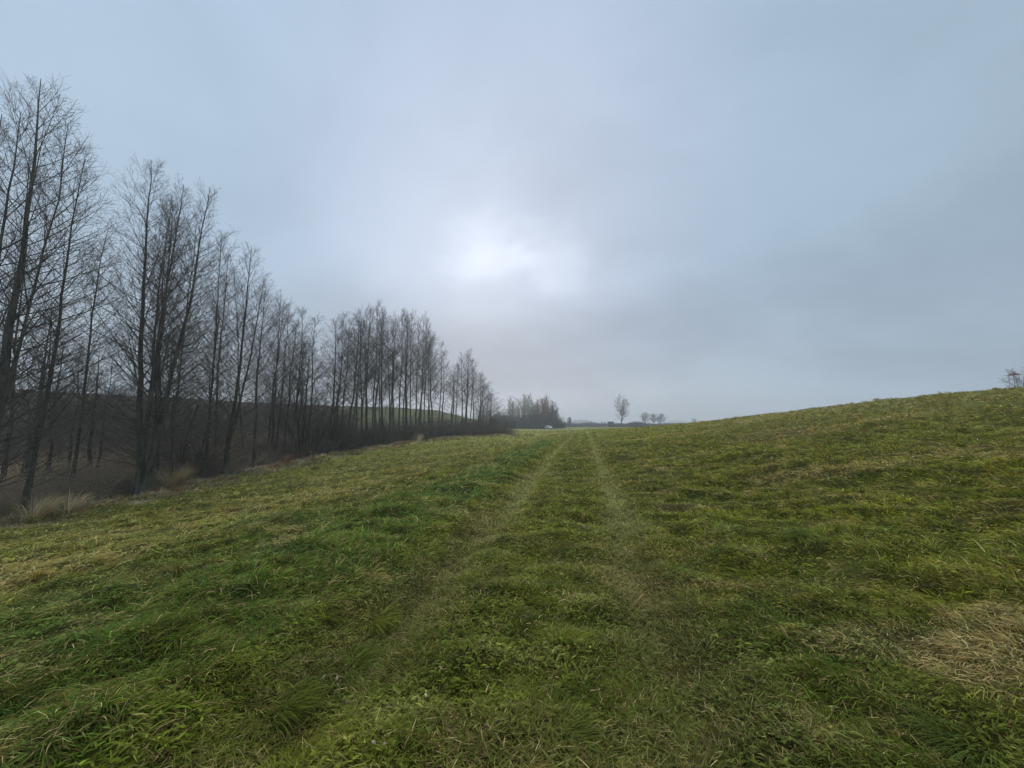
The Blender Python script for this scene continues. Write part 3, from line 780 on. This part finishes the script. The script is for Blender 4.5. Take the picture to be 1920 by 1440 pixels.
# ------------------------------------------------------------------ dry reeds, brambles in the ditch
def reeds():
    N = 330000
    Y = rng.uniform(4, 62, N)**1.0; dep = rng.uniform(-0.1, 1, N)*27
    x = cen(Y)+edge(Y)-dep
    cl = fbm(x/1.6, Y/1.6, 91, 2)
    keep = (rng.random(N) < sm(-0.35, 0.2, cl)) & (x/Y > -2.2) & ((dep < 7) | (x/Y < -0.45))
    x, Y, dep, cl = x[keep], Y[keep], dep[keep], cl[keep]; n = len(x)
    r = np.hypot(x, Y)
    z = H(x, Y)-0.02
    L = (0.28+1.40*sm(0.3, 5, dep))*rng.uniform(0.55, 1.2, n)*(1+0.4*cl)
    w = 0.010*rng.uniform(0.6, 1.4, n)*np.maximum(1, r/14)
    th = 0.4+2.2*pn(x/1.5, Y/1.5, 92)+rng.normal(0, 0.9, n)
    e0 = R(82)-rng.random(n)*R(35); e1 = e0-R(30)-rng.random(n)*R(80)
    c = np.array([0.280, 0.225, 0.150])*rng.lognormal(0, 0.32, n)[:, None]
    pal = (rng.random(n) < 0.34) & (pn(x/1.1, Y/1.1, 93) > -0.1)
    c[pal] = np.array([0.68, 0.55, 0.37])*rng.lognormal(0, 0.2, pal.sum())[:, None]
    red = pn(x/2.5, Y/2.5, 94) > 0.25
    c[red] *= np.array([0.85, 0.62, 0.55])
    gr = (pn(x/3+5, Y/3, 95) > 0.28) & (rng.random(n) < .6)
    c[gr] = np.array([0.085, 0.090, 0.035])*rng.lognormal(0, 0.25, gr.sum())[:, None]
    return blades(x, Y, z, L, w, th, e0, e1, c, 0.7, tipcol=c*1.1)
def verge():
    # pale collapsed grass along the ragged edge of the field
    N = 26000; Y = 5*(62/5)**rng.random(N); dep = rng.normal(0.25, 0.55, N)
    x = cen(Y)+edge(Y)-dep; cl = pn(x/1.1, Y/1.1, 87)+0.5*pn(x/0.4, Y/0.4, 88)
    k = (rng.random(N) < sm(-0.05, 0.45, cl)) & (x/Y > -2.4); x, Y, cl = x[k], Y[k], cl[k]; n = len(x); r = np.hypot(x, Y)
    L = rng.uniform(0.2, 0.6, n)*(0.6+cl); w = 0.009*rng.uniform(0.6, 1.3, n)*np.maximum(1, r/16)
    th = 0.3+2.5*pn(x/0.9, Y/0.9, 89)+rng.normal(0, 0.8, n); e0 = R(70)-rng.random(n)*R(45); e1 = e0-R(35)-rng.random(n)*R(80)
    c = np.array([0.46, 0.36, 0.21])*rng.lognormal(-0.1, 0.3, n)[:, None]
    b = pn(x/1.7, Y/1.7, 90) > 0.2; c[b] *= np.array([0.75, 0.52, 0.45])
    return blades(x, Y, H(x, Y)-0.02, L, w, th, e0, e1, c, 0.7, tipcol=c)
c, f, k = combine([reeds(), verge()])
tag(obj('dry_reeds', mesh_np('dry_reeds', c, f, k), M_REED), 'brown dead reeds and brambles growing in the ditch below the alders', 'reeds', kind='stuff')
TUSS = [(318, 912, 0.85, 'pale straw tussock arching right from the foot of the four stemmed alder', 0.3, 420),
        (560, 862, 0.75, 'pale upright dry grass clump at the field edge below the gap', 1.2, 300),
        (535, 868, 0.55, 'reddish dry grass clump just left of the pale clump below the gap', 1.8, 200),
        (60, 975, 0.7, 'straw coloured tussock at the field edge near the left side of the photo', 1.2, 320),
        (127, 962, 0.6, 'narrow pale dry grass clump standing upright left of the dark hollow', 1.5, 160),
        (12, 968, 0.8, 'straw coloured tussock cut off by the left edge of the photo', 1.2, 300),
        (690, 838, 0.7, 'pale dry grass wisp at the field edge below the second stand', 1.2, 160),
        (785, 829, 0.8, 'whitish dry grass wisp below the right half of the second stand', 1.2, 160)]
for px, py, L, lab, th0, n in TUSS:
    x, y, z = ground_pt(px, py)
    colr = np.array([0.55, 0.43, 0.26]) if 'reddish' not in lab else np.array([0.24, 0.12, 0.07])
    me = tuft_mesh(n, L*1.6, 0.011, 0, colr, th0=th0, lean=0.8, e_hi=88, e_lo=62, droop=55, rad=0.26)
    tag(obj('dry_grass_tussock', me, M_REED, loc=(x, y, z)), lab, 'grass tussock', 'dry tussocks along the field edge')
print('reeds', time.time()-T0)

# dead weed stalks on the crest
def stalk(px, py_top, Y, lab):
    a = (px-960)/F; x = a*Y; z = hz0(x, Y); h = top_pt(px, py_top, Y)[2]-z
    t = thing('weed_stalk', lab, 'plant', (x, Y, z), 'dead weeds on the crest of the right slope')
    n = 7; P = np.zeros((n, 5, 3)); s = np.linspace(0, 1, 5)
    for i in range(n):
        th = rng.uniform(0, 6.28); sp = rng.uniform(0.1, 0.4)*h
        P[i, :, 0] = np.cos(th)*sp*s; P[i, :, 1] = np.sin(th)*sp*s; P[i, :, 2] = s*h*rng.uniform(0.7, 1)
    rad = np.broadcast_to(0.012*(1-s)+0.006, (n, 5))
    A, ra = children(P, rad, 7, 0.3, 0.97, 0.6, 0.2, lambda pl, t: pl*0.25, 3, 0.004, 0.006, 0.3, 0.1)
    obj('stem', mesh_np('stem', *joinm([tubes(P, rad, 4)])), M_GREYTWIG, t)
    obj('side_shoots', mesh_np('side_shoots', *joinm([tubes(A, ra, 3)])), M_GREYTWIG, t)
stalk(1537, 768, 52, 'faint branching dead weed on the crest left of centre of the right slope')
stalk(1725, 747, 42, 'thin dead weed on the crest higher up the right slope')
stalk(1640, 760, 45, 'tiny dead weed on the crest between the two taller weeds')

# ------------------------------------------------------------------ distant trees
def far_tree(px, top, Y, label, group, mats, shape='up', dens=0.8, tw=0.02, name='bare_tree', base=None):
    x = (px-960)/F*Y; z = hz0(x, Y); h = top_pt(px, top, Y)[2]-z
    st = []
    t = thing(name, label, 'tree', (x, Y, z), group)
    if shape == 'up':      # upswept narrow crown of many rods
        n = 15; M = 8; s = np.linspace(0, 1, M)
        P = np.zeros((n, M, 3))
        for i in range(n):
            th = rng.uniform(0, 6.28); sp = rng.uniform(0.04, 0.26)*h; hh = h*(1.0-3.4*(sp/h)**1.5)*rng.uniform(0.86, 0.99) if i else h*0.95
            P[i, :, 0] = np.cos(th)*sp*s**0.7; P[i, :, 1] = np.sin(th)*sp*s**0.7; P[i, :, 2] = s*hh-0.1
        rad = np.repeat(((1-s)*0.11+tw)[None], n, 0)
        obj('trunk', mesh_np('trunk', *joinm([tubes(P[:1], rad[:1]*1.5, 7)])), mats[0], t)
        A, ra = children(P, rad, int(18*dens), 0.12, 0.98, 0.62, 0.12, lambda pl, q: pl*0.22*(1.1-0.6*q), 4, 0.006, tw, 0.3, 0.06)
        B, rb = children(A, ra, 5, 0.15, 0.95, 0.5, 0.15, lambda pl, q: pl*0.4, 3, 0.004, tw*0.8, 0.3, 0.08)
        cr = obj('crown', mesh_np('crown', *joinm([tubes(P[1:], rad[1:], 5)])), mats[0], t)
        obj('twigs', mesh_np('twigs', *joinm([tubes(A, ra, 3), tubes(B, rb, 3)])), mats[1], cr)
    else:
        fr = {'birch': (0.16, 0.33, 0.9), 'round': (0.30, 0.52, 1.15), 'spread': (0.28, 0.55, 1.2)}[shape]
        P, rad = stem((0, 0, -0.1), (rng.normal(0, 0.02)*h, 0, h*(0.98 if shape == 'birch' else 0.8)), 0.020*h, tw, 10, 0.012*h)
        PP = [(P, rad)]
        if shape == 'birch':
            PP.append(stem((0, 0, h*0.2), (0.17*h, 0.02*h, h*0.88), 0.012*h, tw, 10, 0.012*h))
        tr, b, w = [], [], []
        for Q, rq in PP:
            c_, f_ = tubes(Q, rq, 7); obj('trunk', mesh_np('trunk', c_, [f_]), mats[0], t, smooth=True)
            A, ra = children(Q, rq, int(30*dens), fr[0], 0.98, 0.95 if shape != 'birch' else 0.9, 0.15, lambda pl, q: pl*fr[1]*np.interp(q, [0, 0.3, 0.7, 1], [0.7, 1, 0.8, 0.4]), 6, 0.010, tw, 0.55 if shape != 'spread' else 0.25, 0.10)
            B, rb = children(A, ra, 9, 0.15, 0.97, 0.7, 0.2, lambda pl, q: pl*0.42*(1.1-0.5*q), 4, 0.006, tw, 0.2, 0.12)
            D_, rd = children(B, rb, 5, 0.1, 0.97, 0.7, 0.25, lambda pl, q: pl*0.42, 3, 0.004, tw*0.85, 0.0, 0.15)
            b.append(tubes(A, ra, 4)); w += [tubes(B, rb, 3), tubes(D_, rd, 3)]
        cr = obj('crown', mesh_np('crown', *joinm(b)), mats[1], t)
        obj('twigs', mesh_np('twigs', *joinm(w)), mats[1], cr)
    return t
DY = 178
pm = (M_PALEBARK, M_PALETWIG); rm = (M_REDTWIG, M_REDTWIG); gm = (M_GREYTWIG, M_GREYTWIG)
for px, top, lab in [(957, 741, 'leftmost pale twigged tree of the far clump'), (970, 739, 'second pale twigged tree from the left of the far clump'),
                     (981, 735, 'tallest pale twigged tree in the middle of the far clump'), (993, 738, 'pale twigged tree right of the tallest in the far clump'),
                     (1001, 745, 'pale tree bordering the reddish trees of the far clump')]:
    far_tree(px, top, DY+rng.uniform(-3, 3), lab, 'trees of the far clump behind the white car', pm, 'up', 1.0, 0.028, 'upswept_tree')
for px, top, lab in [(1012, 744, 'left reddish brown tree of the far clump'), (1020, 742, 'middle reddish brown tree of the far clump'),
                     (1031, 741, 'pointed reddish brown tree above the white car'), (1038, 752, 'lower brownish tree at the right end of the far clump')]:
    far_tree(px, top, DY+rng.uniform(-3, 3), lab, 'trees of the far clump behind the white car', rm if px < 1035 else (M_REDTWIG, M_GREYTWIG), 'up', 1.6, 0.03, 'upswept_tree')
far_tree(1165, 744, 230, 'tall lone birch with two stems right of the dark hut', 'lone trees on the horizon', (M_GREYTWIG, M_GREYTWIG), 'birch', 1.1, 0.019, 'birch_tree')
far_tree(1209, 771, 300, 'left one of three small round trees on the horizon', 'lone trees on the horizon', gm, 'round', 0.9, 0.035)
far_tree(1223, 773, 300, 'middle one of three small round trees on the horizon', 'lone trees on the horizon', gm, 'round', 0.9, 0.035)
far_tree(1238, 772, 300, 'right one of three small round trees on the horizon, flat topped', 'lone trees on the horizon', gm, 'spread', 0.9, 0.035)
far_tree(1300, 783, 420, 'faint far tree on the skyline beside the small white house', 'lone trees on the horizon', gm, 'round', 0.8, 0.03)
far_tree(1066, 782, 260, 'thin hazy tree right of the far clump', 'lone trees on the horizon', gm, 'birch', 0.8, 0.03)
far_tree(1928, 674, 66, 'small bare tree on the hill crest at the right edge of the photo', None, gm, 'round', 0.75, 0.012)

# low hedges and scrub far away
def far_scrub(name, pts, label, cat, mat, tw, kind=None, h=None, group=None):
    co = []; fs = []; n = 0
    for (x, y, hh) in pts:
        P, rad, A, ra, B, rb = bush(hh, 22, tw, 0.75)
        for T_ in (tubes(P, rad, 3), tubes(A, ra, 3), tubes(B, rb, 3)):
            c = T_[0]+np.array([x, y, hz0(x, y)]); co.append(c); fs.append(T_[1]+n); n += len(c)
    o = obj(name, mesh_np(name, np.concatenate(co), [np.concatenate(fs)]), mat)
    return tag(o, label, cat, group, kind)
far_scrub('hedge', [((px-960)/F*Y, Y, h) for px, Y, h in [(px, 172+rng.uniform(-3, 6), rng.uniform(3.6, 7.8)*(1 if px < 1040 else 0.75)) for px in np.arange(925, 1056, 3.2)]],
          'dark bushes along the foot of the far clump of trees', 'bushes', M_SCRUB, 0.035, kind='stuff')
far_scrub('hedge', [((px-960)/F*Y, Y, h) for px, Y, h in [(px, 240+rng.uniform(-4, 6), (1.9 if 1178 < px < 1206 else 1.1)*rng.uniform(0.9, 1.3)+1.2) for px in np.arange(1150, 1292, 2.0)]],
          'low dark hedge on the horizon below the three small trees', 'hedge', M_SCRUB, 0.04, kind='stuff')
far_scrub('hedge', [((px-960)/F*Y, Y, h) for px, Y, h in [(px, 310+rng.uniform(-8, 8), rng.uniform(2.5, 4.5)) for px in np.arange(1048, 1150, 3.0)]],
          'hazy bushes on the low rise between the far clump and the hut', 'bushes', M_GREYTWIG, 0.04, kind='stuff')
far_scrub('ditch_weeds', [((px-960)/F*Y, Y, h) for px, Y, h in [(px, 66+rng.uniform(-2.0, 2.5), rng.uniform(0.35, 0.7)) for px in np.arange(928, 1004, 2.0)]],
          'dark dead weeds in the hollow crossing the end of the field', 'weeds', M_SCRUB, 0.012, kind='stuff')

# far hills as thick terrain mounds
def mound(cx_, cy_, rx, ry, h, colr, label):
    n, m = 60, 24
    th = np.linspace(0, 2*np.pi, n, endpoint=False); s = np.linspace(0, 1, m)
    rr = s[:, None]*(1+0.1*np.sin(3*th)[None])
    X = cx_+rx*rr*np.cos(th); Y = cy_+ry*rr*np.sin(th)
    Z = h*(1-sm(0, 1, s))[:, None]*(1+0.12*fbm(X/60, Y/60, 5, 2)) - 3+H0(X, Y)*0+1.0
    i = np.arange(m-1)[:, None]; j = np.arange(n)[None]; j2 = (j+1) % n
    f = np.stack([i*n+j, i*n+j2, (i+1)*n+j2, (i+1)*n+j], -1).reshape(-1, 4)[:, ::-1]
    o = obj('hill', mesh_np('hill', np.stack([X, Y, Z], -1), [f]), noisy('hill_cover', colr, tuple(c*0.7 for c in colr), 0.02, 0.95, 0.0), smooth=True)
    tag(o, label, 'hill', kind='structure')
mound((1268-960)/F*1400, 1400, 110, 200, 22, (0.07, 0.085, 0.06), 'blue hazy rounded hill far behind the three small trees')
mound((1085-960)/F*1100, 1100, 130, 160, 19, (0.055, 0.06, 0.05), 'hazy wooded hill right of the far clump')
mound((1100-960)/F*520, 520, 60, 60, 6.5, (0.10, 0.12, 0.06), 'low green rise in front of the hazy wooded hill')

# ------------------------------------------------------------------ boxes for the small buildings and the car
def poly(name, verts, faces, mat, parent, bevel=0.0, smooth=False):
    me = bpy.data.meshes.new(name); me.from_pydata([tuple(map(float, v)) for v in verts], [], faces); me.update()
    o = obj(name, me, mat, parent)
    if bevel:
        b = o.modifiers.new('bevel', 'BEVEL'); b.width = bevel; b.segments = 2
    return o
def box(name, x0, x1, y0, y1, z0, z1, mat, parent, bevel=0.0):
    v = [(x, y, z) for z in (z0, z1) for (x, y) in ((x0, y0), (x1, y0), (x1, y1), (x0, y1))]
    return poly(name, v, [(3, 2, 1, 0), (4, 5, 6, 7), (0, 1, 5, 4), (1, 2, 6, 5), (2, 3, 7, 6), (3, 0, 4, 7)], mat, parent, bevel)
M_DARKWOOD = noisy('dark_boards', (0.060, 0.052, 0.045), (0.09, 0.08, 0.07), 4, 0.9, 0.3, (8, 8, 1))
M_FELT = noisy('roof_felt', (0.07, 0.07, 0.075), (0.10, 0.10, 0.105), 5)
M_WHITE = noisy('white_render', (0.72, 0.72, 0.70), (0.62, 0.62, 0.60), 2)
M_GLASS = principled('dark_glass', (0.02, 0.025, 0.03), 0.1, 0.5)
M_CARP = principled('white_car_paint', (0.80, 0.80, 0.79), 0.25, 0.5)
M_RUB = principled('tyre_rubber', (0.02, 0.02, 0.02), 0.85)
M_RIM = principled('wheel_rim', (0.4, 0.4, 0.42), 0.35, 0.5, 0.8)
M_LAMP = principled('lamp_glass', (0.55, 0.56, 0.58), 0.15, 0.5)
M_REDL = principled('tail_lamp', (0.35, 0.02, 0.02), 0.3, 0.5)
M_TRIM = principled('black_trim', (0.03, 0.03, 0.03), 0.6)

Y = 225; x = (1144-960)/F*Y
hut = thing('wooden_hut', 'small dark flat roofed hut on the horizon left of the lone birch', 'hut', (x, Y, hz0(x, Y)))
zt = top_pt(1144, 790.5, Y)[2]-hz0(x, Y)
box('wall', -1.5, 1.5, -1.1, 1.1, -0.3, zt-0.22, M_DARKWOOD, hut)
box('roof', -1.75, 1.75, -1.35, 1.35, zt-0.215, zt, M_FELT, hut, 0.03)
dd = box('door', 0.3, 1.0, -1.16, -1.103, 0.0, min(1.8, zt-0.4), M_FELT, hut)
box('window', -1.05, -0.35, -1.14, -1.103, 0.8, 1.4, M_GLASS, hut)

Y = 430; x = (1293-960)/F*Y; zz0 = hz0(x, Y)
hs = thing('small_house', 'tiny white gabled house on the skyline right of the blue hill', 'house', (x, Y, zz0))
zt = max(top_pt(1293, 792.5, Y)[2]-zz0, 2.6)
box('wall', -1.8, 1.8, -2.2, 2.2, -0.5, zt-1.2, M_WHITE, hs)
poly('roof', [(-2.1, -2.5, zt-1.25), (2.1, -2.5, zt-1.25), (0, -2.5, zt), (-2.1, 2.5, zt-1.25), (2.1, 2.5, zt-1.25), (0, 2.5, zt)],
     [(0, 1, 2), (5, 4, 3), (0, 2, 5, 3), (2, 1, 4, 5), (1, 0, 3, 4)], M_WHITE, hs)
box('window', -0.5, 0.5, -2.24, -2.203, 0.4, 1.1, M_GLASS, hs)

# board roof fixed in the crest tree
tx, tY = (1908-960)/F*63.0, 63.0
zc = top_pt(1908, 702, tY)[2]; pz = hz0(tx, tY)
sh = thing('raised_hide', 'small dark red roofed box raised on posts beside the crest tree at the right edge', 'hide', (tx, tY, pz))
M_REDROOF = noisy('dull_red_roof', (0.13, 0.05, 0.055), (0.09, 0.04, 0.045), 6)
hh = zc-pz
poly('roof', [(-0.6, -0.5, hh-0.12), (0.6, -0.5, hh-0.12), (0.12, 0, hh+0.32), (0.6, 0.5, hh-0.12), (-0.6, 0.5, hh-0.12)],
     [(0, 1, 2), (1, 3, 2), (3, 4, 2), (4, 0, 2), (0, 4, 3, 1)], M_REDROOF, sh)
for sx in (-0.42, 0.42):
    for sy in (-0.35, 0.35): box('post', sx-0.02, sx+0.02, sy-0.02, sy+0.02, -0.2, hh-0.123, M_PALEBARK, sh)

# white hatchback
def car(px, Y, rot):
    x = (px-960)/F*Y; z = hz0(x, Y)
    t = thing('parked_car', 'white car parked in front of the dark bushes of the far clump', 'car', (x, Y, z), rotz=rot)
    prof = [(-2.0, 0.35), (-2.05, 0.62), (-2.0, 0.92), (-1.75, 1.38), (-1.45, 1.48), (0.15, 1.47), (0.45, 1.36), (1.02, 0.98), (1.75, 0.84), (2.02, 0.66), (2.05, 0.38), (1.75, 0.24),
            ]
    n = len(prof); V = []; Fc = []
    for sx, ins in ((-1, 1), (1, 1)):
        for (a, h) in prof:
            w = 0.84 if h < 0.95 else 0.84-0.22*(h-0.95)/0.53
            V.append((a, sx*w, h))
    Fc.append(tuple(range(n))[::-1] if False else tuple(range(n))); Fc.append(tuple(range(n, 2*n))[::-1])
    for i in range(n):
        j = (i+1) % n; Fc.append((i, n+i, n+j, j))
    poly('body', V, Fc, M_CARP, t, 0.06)
    for s in (-1, 1):
        w0, w1 = 0.855, 0.765
        wn = poly('side_window', [(-1.6, s*0.85, 0.98), (0.80, s*0.85, 0.98), (0.35, s*0.772, 1.32), (-1.45, s*0.768, 1.34), (-1.6, s*0.82, 0.98), (0.80, s*0.82, 0.98), (0.35, s*0.74, 1.32), (-1.45, s*0.74, 1.34)],
             [(0, 1, 2, 3), (7, 6, 5, 4), (0, 4, 5, 1), (1, 5, 6, 2), (2, 6, 7, 3), (3, 7, 4, 0)], M_GLASS, t)
        box('headlight', 1.9, 2.03, s*0.62-0.16, s*0.62+0.16, 0.62, 0.76, M_LAMP, t, 0.02)
        box('tail_light', -2.09, -2.0, s*0.68-0.09, s*0.68+0.09, 0.68, 0.95, M_REDL, t, 0.01)
        box('wing_mirror', 0.72, 0.86, s*0.93-0.08, s*0.93+0.08, 0.95, 1.07, M_CARP, t, 0.02)
        for a in (-1.28, 1.3):
            K = 24; an = np.arange(K)*2*np.pi/K
            def disc(nm, r_, ya, yb, mat, par):
                vv = [(a+r_*math.cos(q), ya, 0.32+r_*math.sin(q)) for q in an]+[(a+r_*math.cos(q), yb, 0.32+r_*math.sin(q)) for q in an]
                return poly(nm, vv, [tuple(range(K))[::-1], tuple(range(K, 2*K))]+[(i, (i+1) % K, K+(i+1) % K, K+i) for i in range(K)], mat, par)
            ty = disc('wheel', 0.32, s*0.66, s*0.87, M_RUB, t); disc('rim', 0.20, s*0.865, s*0.88, M_RIM, ty)
    poly('windscreen', [(0.47, -0.68, 1.345), (0.98, -0.76, 1.01), (0.98, 0.76, 1.01), (0.47, 0.68, 1.345), (0.49, -0.68, 1.37), (1.0, -0.76, 1.035), (1.0, 0.76, 1.035), (0.49, 0.68, 1.37)],
         [(0, 1, 2, 3), (7, 6, 5, 4), (0, 4, 5, 1), (1, 5, 6, 2), (2, 6, 7, 3), (3, 7, 4, 0)], M_GLASS, t)
    box('bumper', 1.98, 2.1, -0.7, 0.7, 0.3, 0.5, M_TRIM, t, 0.03)
car(1028, 166, R(-66))

# fallen pale leaves in the mown grass
M_LEAF = noisy('dead_leaf', (0.30, 0.25, 0.17), (0.20, 0.16, 0.10), 30, 0.7, 0.1)
M_LEAFY = noisy('yellow_leaf', (0.42, 0.40, 0.16), (0.34, 0.33, 0.14), 30, 0.7, 0.1)
def leaf(px, py, lab, s=0.022, mat=None):
    s *= 0.75
    x, y, z = ground_pt(px, py)
    n, m = 9, 5; V = []; Fc = []
    for i in range(n):
        t_ = i/(n-1); w = math.sin(math.pi*min(t_*0.97+0.015, 1))**0.7*0.55
        for j in range(m):
            v = (j/(m-1)-0.5)*2
            V.append(((t_-0.5)*2*s, v*w*s, 0.35*s*(v*v)*w*2+0.25*s*math.sin(t_*3)))
    for i in range(n-1):
        for j in range(m-1): a = i*m+j; Fc.append((a, a+m, a+m+1, a+1))
    me = bpy.data.meshes.new('leaf'); me.from_pydata(V, [], Fc); me.update()
    o = obj('fallen_leaf', me, mat or M_LEAF, loc=(x, y, z+0.045), smooth=True); o.rotation_euler = (rng.normal(0, 0.3), rng.normal(0, 0.3), rng.uniform(0, 6.28))
    so_ = o.modifiers.new('thickness', 'SOLIDIFY'); so_.thickness = 0.0008
    tag(o, lab, 'leaf', 'pale fallen leaves in the grass')
leaf(607, 1285, 'pale fallen leaf in the left rut, left one of a close pair', 0.020)
leaf(631, 1288, 'pale fallen leaf in the left rut, right one of a close pair', 0.017)
leaf(699, 1421, 'pale fallen leaf at the bottom of the photo left of centre', 0.017)
leaf(720, 1425, 'tiny pale fallen leaf beside another at the bottom of the photo', 0.013)
leaf(797, 1323, 'yellow green fallen leaf low on the left half of the track', 0.017, M_LEAFY)
leaf(1003, 1180, 'yellowish fallen leaf on the strip between the ruts', 0.02, M_LEAFY)
leaf(925, 1055, 'small pale fallen leaf beside the left rut further up', 0.018, M_LEAFY)
leaf(1205, 945, 'yellow fallen leaf on the meadow right of the right rut', 0.03, M_LEAFY)

# ------------------------------------------------------------------ haze
USE_HAZE = True
if USE_HAZE:
    m = bpy.data.materials.new('haze'); m.use_nodes = True; n_ = m.node_tree; n_.nodes.clear()
    pv = n_.nodes.new('ShaderNodeVolumePrincipled'); pv.inputs['Color'].default_value = (0.86, 0.90, 0.96, 1)
    pv.inputs['Density'].default_value = 0.0011; pv.inputs['Anisotropy'].default_value = 0.2
    ou = n_.nodes.new('ShaderNodeOutputMaterial'); n_.links.new(pv.outputs[0], ou.inputs['Volume'])
    S = 1750
    hb = box('haze', -S, S, -S, S, -8, 34, m, None)
    tag(hb, 'thin pale haze lying over the fields', 'haze', kind='stuff')
print('done', time.time()-T0)
